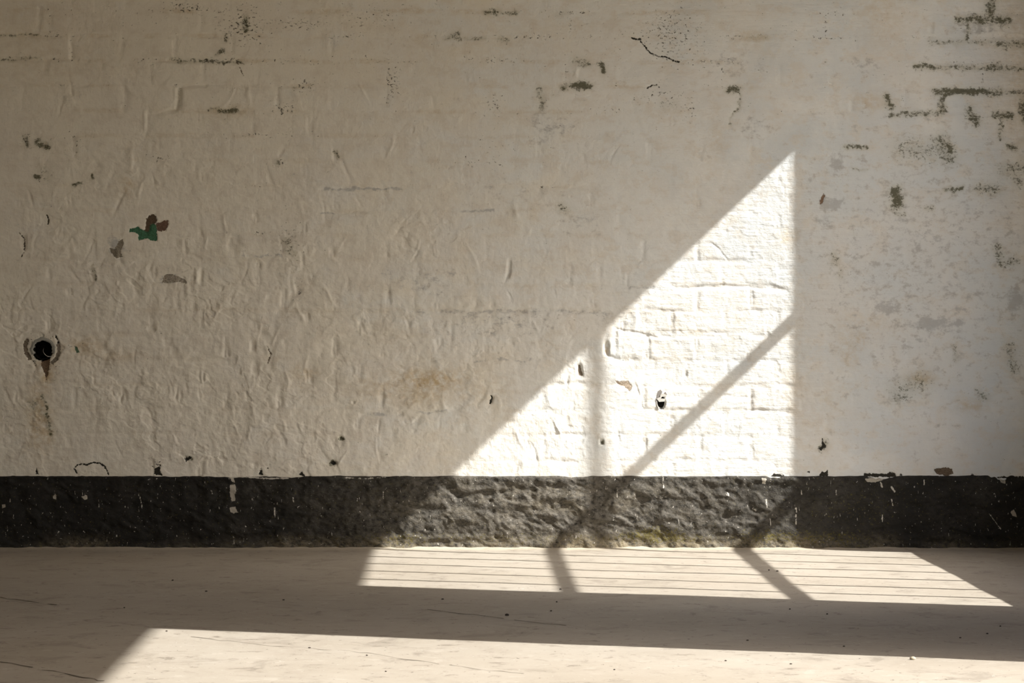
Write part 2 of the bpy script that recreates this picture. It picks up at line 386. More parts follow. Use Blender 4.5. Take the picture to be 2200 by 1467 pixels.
for q in [(2058,35,2165,38,9,.75),(2130,0,2126,36,11,.72),(2079,42,2077,80,5,.6),(2000,84,2200,86,7,.42),(2140,90,2200,90,8,.62),(1965,136,2010,139,7,.72),
          (2010,138,2200,142,6,.5),(2125,141,2150,141,9,.65),(2012,192,2110,190,8,.92),(2110,193,2150,193,8,.75),(2150,193,2210,194,6,.5),(2030,196,2022,236,7,.72),
          (1912,241,2022,236,6,.62),(1905,205,1912,222,9,.78),(2082,232,2098,258,10,.78),(2140,243,2170,242,9,.8),(2150,250,2150,290,6,.55),(2198,215,2202,250,9,.7),
          (2020,300,2038,330,17,.62),(2038,308,2040,318,12,.75),(1925,408,1926,432,13,.98),(2032,402,2065,400,6,.72),(2104,398,2140,402,14,.5),(1816,313,1862,312,5,.66),(1832,358,1866,358,3,.5),
          (1940,315,2000,320,24,.42),(2160,358,2200,352,16,.46),(2180,375,2190,390,10,.5),(2166,310,2180,312,7,.66),(1926,455,1944,456,5,.5),(1990,441,2004,443,6,.5),
          (2144,525,2152,565,9,.5),(2150,560,2182,552,11,.5),(1790,540,1796,560,8,.52),(1806,578,1806,590,6,.4),(2107,838,2114,846,9,.55),(1930,840,1980,815,24,.42),(2050,735,2054,770,6,.42),(2168,735,2180,790,12,.45),
          (1232,182,1268,182,8,1.0),(1208,184,1216,184,6,.7),(1236,126,1262,134,9,.5),(1290,136,1298,148,7,.85),(1160,190,1164,228,8,.5),(1045,23,1070,23,7,.66),(1078,24,1110,24,4,.6),(966,80,985,70,7,.6),(975,80,1040,80,5,.5),(1076,80,1090,84,7,.55),
          (1562,189,1586,187,6,.9),(1590,196,1588,225,3,.5),(1588,225,1570,245,2.5,.5),(1570,245,1570,262,2,.45),(470,237,510,236,6,.72),(450,234,470,232,4,.5),(432,130,520,133,4,.62),(370,128,420,131,5,.55),(0,128,88,126,4,.5),(0,76,80,74,3,.5),
          (528,40,530,65,6,.8),(470,115,478,108,5,.7),(486,75,486,86,5,.6),(80,305,100,314,9,.75),(52,298,56,310,8,.5),(75,380,84,382,5,.8),(90,365,98,380,12,.38),(160,398,176,394,4,.7),(195,385,198,376,3,.8),
          (1205,440,1212,446,8,.55),(1200,30,1215,25,7,.3),(1620,77,1645,75,7,.3),(1765,955,1772,945,8,.6),(720,325,726,335,4,.5),(596,345,600,352,4,.6),(200,570,206,600,4,.5),(385,190,384,225,5,.36),(95,850,108,932,5,.62),(70,862,80,880,8,.45),(730,940,734,942,5,1),(712,993,720,995,5,.9),(400,982,410,986,6,.6),(1292,945,1294,950,5,.8),  # nail-hole marks here darken the colour in place of the holes' shade
          (620,515,632,545,8,.42),(1425,222,1450,220,10,.34)]:
    mold_and_holes = ln(mold_and_holes, *q)
for q in [(1905,655,30,18,.75),(2005,690,50,16,.8),(2060,690,14,10,.8),(1800,345,20,22,.7),(1788,432,26,16,.8),(1775,470,25,20,.5),(2182,640,18,28,.85),(1690,560,20,40,.25),(1575,135,60,25,.35),(1620,270,40,25,.4),
          (1850,600,60,40,.25),(1925,850,40,20,.4),(1975,770,60,25,.3),(2050,620,70,40,.3),(1180,270,45,40,.4),(900,600,80,35,.3),(1080,690,110,30,.35),(1330,690,60,25,.35),(250,530,14,18,.9),(372,597,26,10,.55),(1100,420,120,40,.2),(1860,135,30,16,.5),(2110,55,60,14,.55),(1740,390,10,40,.35),(1250,470,60,30,.3)]:
    grey = bl(grey, *q)
for q in [(880,668,1000,667,5,.4),(1000,667,1180,664,5,.5),(1180,664,1300,670,5,.4),(1020,771,1160,770,4,.4),(780,888,860,889,4,.4),(700,403,860,402,4,.6),(990,452,1060,449,4,.6),(690,455,720,458,4,.5),(900,884,960,880,4,.5),(520,548,640,545,4,.4),(1320,615,1420,612,4,.5)]:
    grey = ln(grey, *q)
for q in [(920,815,70,22,.85),(830,830,60,22,.45),(905,845,45,18,.6),(1010,840,70,25,.3),(655,800,22,12,.5),(85,900,22,60,.75),(105,925,10,30,.7),(180,745,40,18,.6),(250,765,60,12,.35),(275,395,12,20,.5),(1860,213,25,18,.45),(1620,78,25,14,.5),(1540,300,15,40,.3),(1820,740,20,50,.35),(1850,725,10,16,.6),(1980,805,25,12,.6),(1440,882,40,10,.4),(1395,765,24,7,.35),(1303,748,5,16,.7),(1530,752,45,14,.2),(1690,500,22,22,.45),(1480,705,60,6,.3),(1400,930,60,20,.15),(1600,880,40,8,.25),(1640,940,12,6,.4),(1880,690,30,20,.25),(1760,900,40,40,.2),(2090,865,30,12,.45),(1900,20,40,80,.25),(1140,55,200,30,.12),(1780,855,20,40,.2),(490,237,45,10,.5),(100,800,14,35,.85),(1000,120,250,60,.12),(70,60,120,60,.2),(110,130,160,50,.2),(930,1000,120,20,.15),(1700,800,30,90,.25),(2190,120,30,200,.3)]:
    ochre = bl(ochre, *q)
for q in [(520,55,55,42,.8),(400,15,45,14,.9),(640,50,75,12,.75),(845,175,18,45,.85),(650,180,28,14,.8),(610,232,25,14,.9),(1440,70,62,55,.75),(1420,200,60,20,.6),(1060,220,18,25,.8),(1320,120,60,60,.3),(790,30,100,35,.5),(760,130,50,25,.4),(1060,125,70,6,.7),
          (455,130,45,6,.9),(640,132,130,7,.5),(1500,85,24,60,.5),(560,290,120,8,.62),(545,395,60,8,.5),(345,340,20,10,.9),(600,350,15,12,.7),(1110,310,90,50,.4),(1010,345,80,14,.5),(620,510,30,40,.6),(545,498,60,6,.5),(1330,235,80,8,.5),(1170,402,40,7,.6),(60,300,22,22,.6),(165,305,20,30,.6),(110,450,30,14,.3),(95,750,42,40,.8),(300,60,80,60,.25),(1700,70,60,30,.35),(1480,230,20,24,.7),(540,60,14,40,.6),(330,1000,20,14,.8),(1915,530,160,200,.10),(640,600,12,60,.5),(1200,680,200,14,.3),(575,1005,30,10,.6),(110,930,15,30,.5),(1560,870,140,160,.06),(1770,660,40,14,.35)]:
    speck = bl(speck, *q)
up = sstep(430, 40, PY)
onj = np.exp(-(np.minimum(DH, DV)/5.0)**2)
speck = np.maximum(speck, up*(0.12+0.62*onj*sstep(-0.05, 0.35, pn(PX/110.0, PY/80.0, 14))))
speck = np.maximum(speck, 0.5*np.exp(-(DH/4.0)**2)*gauss(PX, PY, 560, 200, 320, 160)*sstep(0.0, 0.3, pn(PX/60.0, PY/60.0, 15)))
ochre = np.maximum(ochre, (0.15+0.3*up)*np.exp(-(DH/4.0)**2)*sstep(-0.1, 0.3, pn(PX/90.0, PY/60.0, 107))*sstep(1900, 1300, PX))
cool = sstep(350, 1950, PX+90*pn(PX/260.0, PY/220.0, 16)) * (0.75+0.4*pn(PX/130.0, PY/100.0, 17))
cool = np.clip(cool + 0.55*gauss(PX, PY, 2000, 560, 320, 320) - 0.6*gauss(PX, PY, 2230, 300, 70, 500), 0, 1)
grey = np.maximum(grey, 0.34*gauss(PX, PY, 1980, 560, 330, 420))
strokes = sstep(1150, 1500, PX+60*pn(PX/90.0, PY/90.0, 18))

# ---- chips: signed distance in metres and a colour
chip = np.full(PX.shape, 9.0); chipcol = np.zeros(PX.shape+(3,)); chipcol[...] = (0.03, 0.028, 0.024)
def put_chip(sd, col, depth=1.5):
    global chip, H
    sd = sd/S
    near = sd < chip
    chip = np.where(near, sd, chip)
    sel = near & (sd < 0.008)
    chipcol[sel] = col
    H = H - depth*sstep(0.004, -0.002, sd)
def off(pts, ox, oy, k): return [(ox+x/k, oy+y/k) for x, y in pts]
GK = 7.336
put_chip(poly_sd(PX, PY, off([(430,450),(520,430),(570,405),(600,450),(650,470),(720,480),(735,400),(790,340),(850,400),(850,500),(855,640),(760,630),(700,600),(640,615),(570,625),(560,540),(510,500),(430,495)], 220, 430, GK)), (0.075, 0.20, 0.12), 2.0)
put_chip(poly_sd(PX, PY, off([(690,290),(760,215),(830,215),(860,300),(830,370),(760,390),(740,470),(690,525),(640,500),(680,420)], 220, 430, GK)), (0.13, 0.095, 0.065), 2.5)
put_chip(poly_sd(PX, PY, off([(840,350),(930,330),(1035,300),(1040,370),(980,470),(880,485),(850,440)], 220, 430, GK)), (0.20, 0.125, 0.095), 2.5)
put_chip(poly_sd(PX, PY, off([(110,750),(200,760),(250,650),(320,600),(330,680),(290,790),(310,880),(220,905),(150,840)], 220, 430, GK)), (0.30, 0.27, 0.215), 1.0)
put_chip(poly_sd(PX, PY, off([(930,1290),(960,1190),(1010,1150),(1120,1160),(1220,1195),(1340,1260),(1330,1300),(1200,1270),(1050,1290)], 220, 430, GK)), (0.43, 0.39, 0.33), 0.8)
BLK = (0.035, 0.033, 0.028); BRN = (0.16, 0.12, 0.085)
put_chip(poly_sd(PX, PY, [(90,768),(108,768),(107,785),(104,800),(100,816),(97,802),(90,786)]), (0.17, 0.115, 0.075), 2)      # rust run below the socket
put_chip(poly_sd(PX, PY, [(160,742),(167,747),(171,757),(163,757)]), (0.10, 0.17, 0.11), 1)
put_chip(path_sd(PX, PY, [(121,722),(125,732),(127,738)], 1.6), BLK, 5)
put_chip(path_sd(PX, PY, [(60,730),(55,740),(57,756),(64,768)], 4.0), (0.24, 0.20, 0.155), 3)
put_chip(path_sd(PX, PY, [(126,740),(127,755),(121,770),(112,778)], 3.5), (0.24, 0.205, 0.165), 3)
put_chip(path_sd(PX, PY, [(166,1016),(160,1006),(166,999),(178,995),(186,998),(200,993),(214,994),(225,1001),(230,1012),(234,1020)], 1.6), BLK, 0.6)
for pts in [[(328,1018),(333,1006),(345,998),(343,1010),(350,1020)],[(398,984),(406,979),(412,982),(403,988),(399,992)],[(640,1018),(648,1010),(654,1020)],
            [(1761,1019),(1766,1006),(1772,1010),(1778,1005),(1780,1019)],[(1735,1009),(1741,1007),(1740,1011)],[(1852,1020),(1858,1012),(1880,1013),(1893,1012),(1905,1014),(1912,1010),(1924,1012),(1926,1021)],
            [(2140,1021),(2152,1017),(2170,1019),(2195,1017),(2210,1022)],[(2085,1019),(2088,1010),(2098,1018)],[(75,1019),(78,1005),(82,1019)],[(556,1018),(562,1003),(566,1019)],[(708,992),(716,988),(722,994),(716,998)],
            [(1655,1019),(1662,1012),(1676,1014),(1690,1020)],[(1757,958),(1765,951),(1766,936),(1770,944),(1774,954),(1763,962)],[(1930,1018),(1936,1013),(1940,1019)]]:
    put_chip(poly_sd(PX, PY, pts), BLK, 1.2)
put_chip(poly_sd(PX, PY, [(2005,1003),(2018,1001),(2030,998),(2044,1001),(2047,1012),(2036,1018),(2012,1014)]), BRN, 2)
put_chip(poly_sd(PX, PY, [(1243,782),(1248,780),(1253,800),(1250,810),(1243,800)]), (0.30, 0.25, 0.19), 1.0)
put_chip(poly_sd(PX, PY, [(1322,814),(1350,815),(1358,826),(1352,838),(1340,826),(1328,822)]), (0.50, 0.42, 0.33), 1.0)
put_chip(poly_sd(PX, PY, [(1762,425),(1770,410),(1774,413),(1767,430),(1762,434)]), (0.24, 0.16, 0.11), 1)
put_chip(path_sd(PX, PY, [(1376,85),(1386,96),(1398,110),(1415,117)], 1.2), BLK, .8)
put_chip(path_sd(PX, PY, [(1416,117),(1430,118),(1446,126),(1460,130)], 1.4), BLK, .8)
put_chip(path_sd(PX, PY, [(1388,186),(1398,180),(1410,178),(1416,184)], 1.0), BLK, .8)
put_chip(path_sd(PX, PY, [(1358,78),(1368,81),(1377,80)], 1.6), BLK, .8)
put_chip(path_sd(PX, PY, [(1054,846),(1057,852),(1053,864)], 1.5), BLK, 3)
put_chip(path_sd(PX, PY, [(41,502),(51,514),(52,540),(45,552)], 1.3), (0.12, 0.10, 0.08), 1.2)
put_chip(path_sd(PX, PY, [(100,462),(104,470),(102,482)], 1.6), (0.10, 0.085, 0.06), 1.2)
put_chip(path_sd(PX, PY, [(508,131),(516,145),(524,162)], 0.6), (0.25, 0.2, 0.15), .4)
put_chip(path_sd(PX, PY, [(575,742),(583,760),(575,780)], 1.0), (0.25, 0.21, 0.16), .8)

# ---- positions and normals (metres); the wall's face looks along -y
GXm = WX(WXp); GZm = WZ(WY)
GYm = -H/1000.0 + 0.03*sstep(1024, 1034, PY)
P = np.stack([GXm, GYm, GZm], axis=-1)
du = np.gradient(P, axis=1); dw = np.gradient(P, axis=0)
NRM = np.cross(dw, du); NRM /= np.linalg.norm(NRM, axis=-1, keepdims=True)+1e-12
if NRM[..., 1].mean() > 0: NRM = -NRM

def grid_mesh(name, r0, r1, c0, c1, fields, Pa, Na, origin):
    h, w_ = r1-r0+1, c1-c0+1
    p = (Pa[r0:r1+1, c0:c1+1].reshape(-1, 3)-np.array(origin)).astype(np.float32)
    i = np.arange(h*w_).reshape(h, w_)
    f = np.stack([i[:-1, :-1], i[1:, :-1], i[1:, 1:], i[:-1, 1:]], -1).reshape(-1, 4)
    me = bpy.data.meshes.new(name)
    me.vertices.add(len(p)); me.vertices.foreach_set('co', p.ravel())
    nf = len(f)
    me.loops.add(nf*4); me.loops.foreach_set('vertex_index', f.astype(np.int32).ravel())
    me.polygons.add(nf); me.polygons.foreach_set('loop_start', np.arange(0, nf*4, 4, dtype=np.int32))
    me.polygons.foreach_set('use_smooth', np.ones(nf, bool))
    me.update(calc_edges=True)
    for k, a in fields.items():
        if a.ndim == 3:
            at = me.attributes.new(k, 'FLOAT_VECTOR', 'POINT'); at.data.foreach_set('vector', a[r0:r1+1, c0:c1+1].astype(np.float32).ravel())
        else:
            at = me.attributes.new(k, 'FLOAT', 'POINT'); at.data.foreach_set('value', a[r0:r1+1, c0:c1+1].astype(np.float32).ravel())
    me.normals_split_custom_set_from_vertices(Na[r0:r1+1, c0:c1+1].reshape(-1, 3).tolist())
    return me

mold_and_holes = np.clip(mold_and_holes*1.15, 0, 1.1); grey = np.clip(grey*1.15, 0, 1)
fields = dict(mold_and_holes=mold_and_holes, grey=grey, ochre=ochre, speck=speck, cool=cool, strokes=strokes, chip=chip, chipcol=chipcol)
xl, xr = float(GXm.min()), float(GXm.max()); zt, zb = float(GZm.max()), float(GZm.min())
CEIL = 4.3; XL = -5.2; YF = -19.0
wall_back = boxes('wall_back', [(XL-0.2, XR+0.24, 0.10, 0.40, -0.1, CEIL+0.2),
                                (XL, xl+0.012, 0.0, 0.10, 0, CEIL), (xr-0.012, XR, 0.0, 0.10, 0, CEIL), (xl+0.012, xr-0.012, 0.0, 0.10, zt-0.012, CEIL)], M_WALL)
tag(wall_back, 'limewashed brick wall facing the camera, cream paint stained with black mould', 'wall', kind='structure')
blocks = []
for r in range(NR):
    for i in range(len(bounds[r])-1):
        c0, c1 = bounds[r][i], bounds[r][i+1]
        jm = float(J[r*NV:(r+1)*NV, c0:c1].mean())
        vis = (-8 < colx[c1]) and colx[c0] < 2208 and (YT+(r+1)*CRS) > 0 and (YT+r*CRS) < 1000
        blocks.append((jm if vis else -1, r, c0, c1))
blocks.sort(reverse=True)
rest = []
for n_, (jm, r, c0, c1) in enumerate(blocks):
    if n_ < 300 and jm > 0:
        cx, cz = float(GXm[r*NV+NV//2, (c0+c1)//2]), float(GZm[r*NV+NV//2, (c0+c1)//2])
        me = grid_mesh('brick', r*NV, (r+1)*NV, c0, c1, fields, P, NRM, (cx, 0, cz))
        link('brick', me, M_WALL, wall_back, (cx, 0, cz))
    else: rest.append((r, c0, c1))
# bricks hidden under thick paint, one part
keep = np.zeros((NR*NV, ncol-1), bool)
for (r, c0, c1) in rest: keep[r*NV:(r+1)*NV, c0:c1] = True
ii = np.arange((NR*NV+1)*ncol).reshape(NR*NV+1, ncol)
f = np.stack([ii[:-1, :-1], ii[1:, :-1], ii[1:, 1:], ii[:-1, 1:]], -1)[keep]
used, inv = np.unique(f, return_inverse=True); f = inv.reshape(-1, 4)
me = bpy.data.meshes.new('brickwork')
me.vertices.add(len(used)); me.vertices.foreach_set('co', P.reshape(-1, 3)[used].astype(np.float32).ravel())
me.loops.add(f.size); me.loops.foreach_set('vertex_index', f.astype(np.int32).ravel())
me.polygons.add(len(f)); me.polygons.foreach_set('loop_start', np.arange(0, f.size, 4, dtype=np.int32))
me.polygons.foreach_set('use_smooth', np.ones(len(f), bool)); me.update(calc_edges=True)
for k, a in fields.items():
    if a.ndim == 3:
        at = me.attributes.new(k, 'FLOAT_VECTOR', 'POINT'); at.data.foreach_set('vector', a.reshape(-1, 3)[used].astype(np.float32).ravel())
    else:
        at = me.attributes.new(k, 'FLOAT', 'POINT'); at.data.foreach_set('value', a.ravel()[used].astype(np.float32))
me.normals_split_custom_set_from_vertices(NRM.reshape(-1, 3)[used].tolist())
tag(link('brickwork', me, M_WALL, wall_back), 'bricks smothered under thick cream paint', kind='stuff')
# the plain wall boxes need the same attributes
for k, v in dict(mold_and_holes=0, grey=0, ochre=0, speck=0.1, cool=0.2, strokes=0, chip=9.0).items():
    at = wall_back.data.attributes.new(k, 'FLOAT', 'POINT'); at.data.foreach_set('value', np.full(len(wall_back.data.vertices), v, np.float32))

# ------------------------------------------------------------------ black plinth along the wall foot
bx = np.arange(VX+XL*S, X1+0.1, ST); by = np.arange(1016.0, 1192.1, 2.0)
BX, BY = np.meshgrid(bx, by)
topline = 1020.5 + 1.6*pn(BX/60.0, BY*0, 40) + 1.2*pn(BX/17.0, BY*0, 41) - 1.5*sstep(1650, 2200, BX) + 2.0*gauss(BX, BX*0, 500, 0, 60, 1)
for cx, wd, dp in [(625, 26, 4), (1890, 28, 7), (2155, 12, 14), (2135, 10, 5), (500, 10, 3), (1665, 16, 4), (2190, 10, 6), (1240, 22, 3)]:
    topline = topline + dp*np.exp(-((BX-cx)/wd)**4)*(0.8+0.6*pn(BX/9.0, BX*0+3, 42))
t = (BY-1016.0)/(1192.0-1016.0)
BY2 = topline + t*(1192.0-topline)
ax = BX+22*pn(BX/70.0, BY2/50.0, 50); ay = BY2+14*pn(BX/60.0, BY2/45.0, 51)
hb = pn(ax/95.0, ay/55.0, 43)*8.0 + np.abs(pn(ax/60.0, ay/40.0, 49))*7.0 + (sstep(-0.15, 0.3, pn(ax/44.0, ay/26.0, 44))-0.5)*5.5 + (sstep(-0.2, 0.3, pn(ax/20.0, ay/15.0, 45))-0.5)*3.2 + pn(BX/9.0, BY2/8.0, 46)*1.5 + pn(BX/5.0, BY2/4.5, 47)*0.6
for cx, cy, rx, ry, dp in [(1078,1092-34,6,6,9),(1052,1075,5,4,7),(1145,1053,6,6,7),(1065,1154,5,4,8),(1205,1043,18,8,5),(1240,1035,10,9,6),(965,1103,6,4,5),(1375,1090,7,7,6),(1585,1035,9,5,6),(1010,1145,7,5,5),(1480,1075,6,5,6),(1560,1110,8,6,5),(1420,1135,6,7,5)]:
    hb = hb - dp*gauss(BX, BY2, cx, cy, rx, ry)
hb = hb*sstep(0, 0.06, t)*(0.95+0.35*gauss(BX, BY2, 1250, 1100, 500, 200)) + 6.0*sstep(0.0, 0.03, t) + 7*sstep(1160, 1180, BY2)*(0.5+0.9*np.abs(pn(BX/30.0, BY2/30.0, 48)))
# just proud of the wall surface at its top edge
row_near = np.argmin(np.abs((YT+rowi*dv)-1018.0))
hwall = np.interp(BX[0], colx, H[row_near])
hb = hb + hwall[None, :]*np.exp(-t*2.5) - 4.0*(1-sstep(0.0, 0.03, t))
bP = np.stack([WX(BX), -hb/1000.0, WZ(BY2)], -1)
bN = np.cross(np.gradient(bP, axis=0), np.gradient(bP, axis=1)); bN /= np.linalg.norm(bN, axis=-1, keepdims=True)+1e-12
if bN[..., 1].mean() > 0: bN = -bN
dust_sunlift = np.clip(0.05+0.95*gauss(BX, BY2, 1200, 1110, 400, 170)+0.12*gauss(BX, BY2, 1620, 1120, 130, 120)+0.25*sstep(1150, 1175, BY2)+0.3*pn(BX/80.0, BY2/60.0, 52)
               - 0.12*sstep(700, 200, BX), 0, 1)  # dusty mid-stretch, also paler to lift the sunlit part
tan = np.clip(sstep(1138, 1174, BY2)*(0.08+0.62*gauss(BX, BY2*0, 1300, 0, 650, 1)+0.6*pn(BX/90.0, BX*0+5, 54)) + 0.28*gauss(BX, BY2, 1150, 1085, 380, 60)*np.clip(0.5+1.5*pn(BX/60.0, BY2/30.0, 55), 0, 1), 0, 1)
moss = 0.85*gauss(BX, BY2, 1400, 1142, 50, 14)+0.7*gauss(BX, BY2, 1430, 1158, 60, 12)+0.62*gauss(BX, BY2, 1650, 1152, 60, 14)+0.55*gauss(BX, BY2, 1780, 1156, 90, 16)+0.42*gauss(BX, BY2, 860, 1158, 60, 16)+0.35*sstep(1158, 1176, BY2)*(0.6+0.8*pn(BX/70.0, BX*0+9, 53)) + 0.45*gauss(BX, BY2, 1180, 1155, 500, 10)
moss = np.clip(moss+0.25*gauss(BX, BY2, 1850, 1090, 120, 40), 0, 1)
bchip = np.full(BX.shape, 9.0); bcol = np.zeros(BX.shape+(3,)); bcol[...] = (0.5, 0.48, 0.43)
def bput(sd, col=(0.5, 0.48, 0.43)):
    global bchip
    sd = sd/S; near = sd < bchip
    bchip = np.where(near, sd, bchip); bcol[near & (sd < 0.008)] = col
PALE = (0.40, 0.375, 0.32)
for pts in [[(494,1026),(502,1025),(505,1036),(498,1034)],[(494,1042),(506,1040),(508,1054),(504,1062),(506,1076),(498,1078),(494,1058)],[(494,1090),(505,1088),(511,1100),(502,1103),(494,1098)],
            [(176,1066),(187,1063),(189,1072),(182,1074)],[(114,1066),(120,1060),(122,1074),(116,1072)],[(2170,1100),(2178,1093),(2184,1110),(2176,1108)],[(1858,1028),(1885,1026),(1900,1030),(1880,1036),(1862,1035)],
            [(2142,1024),(2160,1022),(2160,1040),(2150,1036)],[(1636,1026),(1646,1028),(1644,1040),(1638,1038)],[(5,1084),(13,1082),(12,1090),(4,1092)]]:
    bput(poly_sd(BX, BY2, pts), PALE)
for pts, wd in [([(301,1067),(304,1080),(306,1092)],1.0),([(502,1150),(503,1168)],1.0),([(590,1090),(591,1110)],1.6),([(630,1068),(631,1078)],1.4),([(823,1054),(824,1072)],1.2),([(1326,1048),(1326,1068)],1.0),([(1424,1020),(1425,1048)],1.6),([(1710,1092),(1711,1100)],2.0),
                ([(1710,1104),(1710,1126)],1.7),([(1895,1106),(1895,1120)],1.5),([(1915,1072),(1918,1086)],1.2),([(1722,1053),(1722,1063)],1.1),([(1796,1053),(1796,1064)],1.1),([(1985,1031),(1985,1042)],1.3),([(2126,1104),(2136,1118),(2150,1136)],1.0),([(1646,1074),(1647,1090)],2.2),([(1654,1110),(1656,1130)],1.0),([(121,1150),(127,1141)],.9),
                ([(1408,1067),(1420,1070),(1432,1066)],1.4),([(1560,1062),(1566,1065),(1563,1058),(1558,1060)],1.2),([(1616,1092),(1624,1097),(1618,1090)],1.2),([(750,1020),(800,1022),(900,1020)],1.3),([(740,1026),(790,1028),(830,1024)],1.0),([(520,1024),(580,1028),(620,1027)],2.0),([(1915,1046),(1922,1056)],2.5),([(1892,1036),(1895,1046)],2.5)]:
    bput(path_sd(BX, BY2, pts, wd*0.7))
base = link('baseboard_back', grid_mesh('baseboard_back', 0, len(by)-1, 0, len(bx)-1, dict(dust_sunlift=dust_sunlift, tan=tan, moss=moss, chip=bchip, chipcol=bcol), bP, bN, (0, 0, 0)), M_BASE)
tag(base, 'black painted rough plinth band along the foot of the wall', 'skirting', kind='structure')

# ------------------------------------------------------------------ floor
fx = np.concatenate([np.linspace(XL-0.2, -2.7, 26)[:-1], np.arange(-2.7, 2.86, 0.02), np.linspace(2.9, XR+0.24, 4)])
fy = np.concatenate([np.array([0.05, 0.0]), -np.geomspace(0.004, 0.12, 16), -np.arange(0.14, 5.8, 0.02), -np.linspace(5.9, -YF+0.2, 40)])
FX, FY = np.meshgrid(fx, fy)
vis = sstep(-8.0, -5.0, FY)
fz = (0.0030*pn(FX/0.9, FY/0.7, 60) + 0.0016*pn(FX/0.3, FY/0.3, 61) + 0.0006*pn(FX/0.08, FY/0.08, 62))*vis*sstep(0.0, 0.3, -FY)
fz = fz + (0.012+0.006*pn(FX/0.25, FX*0, 63)+0.004*pn(FX/0.06, FX*0, 64))*np.exp(-np.clip(-FY, 0, 9)/0.035)
fP = np.stack([FX, FY, fz], -1)
fN = np.cross(np.gradient(fP, axis=1), np.gradient(fP, axis=0)); fN /= np.linalg.norm(fN, axis=-1, keepdims=True)+1e-12
if fN[..., 2].mean() < 0: fN = -fN
floor = link('floor', grid_mesh('floor', 0, len(fy)-1, 0, len(fx)-1, {}, fP, fN, (0, 0, 0)), M_FLOOR)
tag(floor, 'worn tan concrete floor crossed by sunlight', 'floor', kind='structure')

# ------------------------------------------------------------------ rest of the room
T = 0.14
wy0, wy1 = -0.365*Q, -(2.40*Q+T*K)          # window
wz0, wz1 = 0.694, 2.905+T*TZ
dy0, dy1 = -3.915*Q, -8.4                    # open doorway
dz1 = 3.508+T*TZ
fill_opening = (-10.2, -12.6, 0.7, 3.13)  # extra unseen opening, added to raise the ambient light
xo = XR+T
right = boxes('wall_right', [(XR, xo, wy0, 0.1, 0, CEIL), (XR, xo, wy1, wy0, -0.1, wz0), (XR, xo, wy1, wy0, wz1, CEIL), (XR, xo, dy0, wy1, -0.1, CEIL),
                             (XR, xo, dy1, dy0, dz1, CEIL), (XR, xo, fill_opening[0], dy1, -0.1, CEIL), (XR, xo, fill_opening[1], fill_opening[0], -0.1, fill_opening[2]), (XR, xo, fill_opening[1], fill_opening[0], fill_opening[3], CEIL), (XR, xo, YF, fill_opening[1], -0.1, CEIL)], M_ROOM)
tag(right, 'plastered side wall with barred window and tall doorway', 'wall', kind='structure')
left = boxes('wall_left', [(XL-0.2, XL, YF, 0.1, -0.1, CEIL)], M_ROOM); tag(left, 'plastered wall on the left side of the hall', 'wall', kind='structure')
front = boxes('wall_front', [(XL, XR, YF-0.2, YF, -0.1, CEIL)], M_ROOM); tag(front, 'plastered wall behind the camera', 'wall', kind='structure')
ceil = boxes('ceiling', [(XL-0.2, xo, YF-0.2, 0.4, CEIL, CEIL+0.2)], M_CEIL); tag(ceil, 'dusty boarded ceiling of the hall', 'ceiling', kind='structure')
ground = boxes('ground', [(xo, 600, -500, 500, -0.6, -0.12)], M_GROUND); tag(ground, 'dry bare earth outside the hall', 'ground', kind='structure')

xf = XR+T/2
win = bpy.data.objects.new('window_1', None); C.objects.link(win); win.location = (xf, (wy0+wy1)/2, wz0)
tag(win, 'unglazed barred window in the right side wall', 'window', kind='structure')
def wchild(name, b, mat):
    lx, ly, lz = win.location
    return boxes(name, [(b[0]-lx, b[1]-lx, b[2]-ly, b[3]-ly, b[4]-lz, b[5]-lz)], mat, win)
dz = T/2*TZ
for xa, xb in ((0.381, 0.460), (1.206, 1.295)):
    wchild('transom', (xf-0.012, xf+0.012, wy1, wy0, (XR-xb)*TZ+dz+0.01, (XR-xa)*TZ+dz-0.012), M_STEEL)
for k in range(6):
    yb = -((0.621+0.3066*k)*Q+T/2*K)
    wchild('bar', (xf-0.011, xf+0.011, yb-0.014, yb+0.014, wz0, wz1), M_STEEL)

# ------------------------------------------------------------------ wall socket with a broken conduit
M_CEM = plain('grey_cement', (0.34, 0.34, 0.31), 0.9, 0.1, 0.25, 120)
M_DARK = plain('hole_shade_black', (0.012, 0.011, 0.009), 0.9, 0.1, 0.2, 120)  # near-black colour stands in for shade inside hole and recess
M_WIRE = plain('white_wire_sheath', (0.62, 0.61, 0.58), 0.5, 0.3, 0.05, 60)
M_METAL = plain('pale_painted_metal', (0.60, 0.60, 0.56), 0.5, 0.4, 0.12, 200)
M_GREYM = plain('bare_grey_metal', (0.25, 0.235, 0.215), 0.5, 0.4, 0.2, 200)

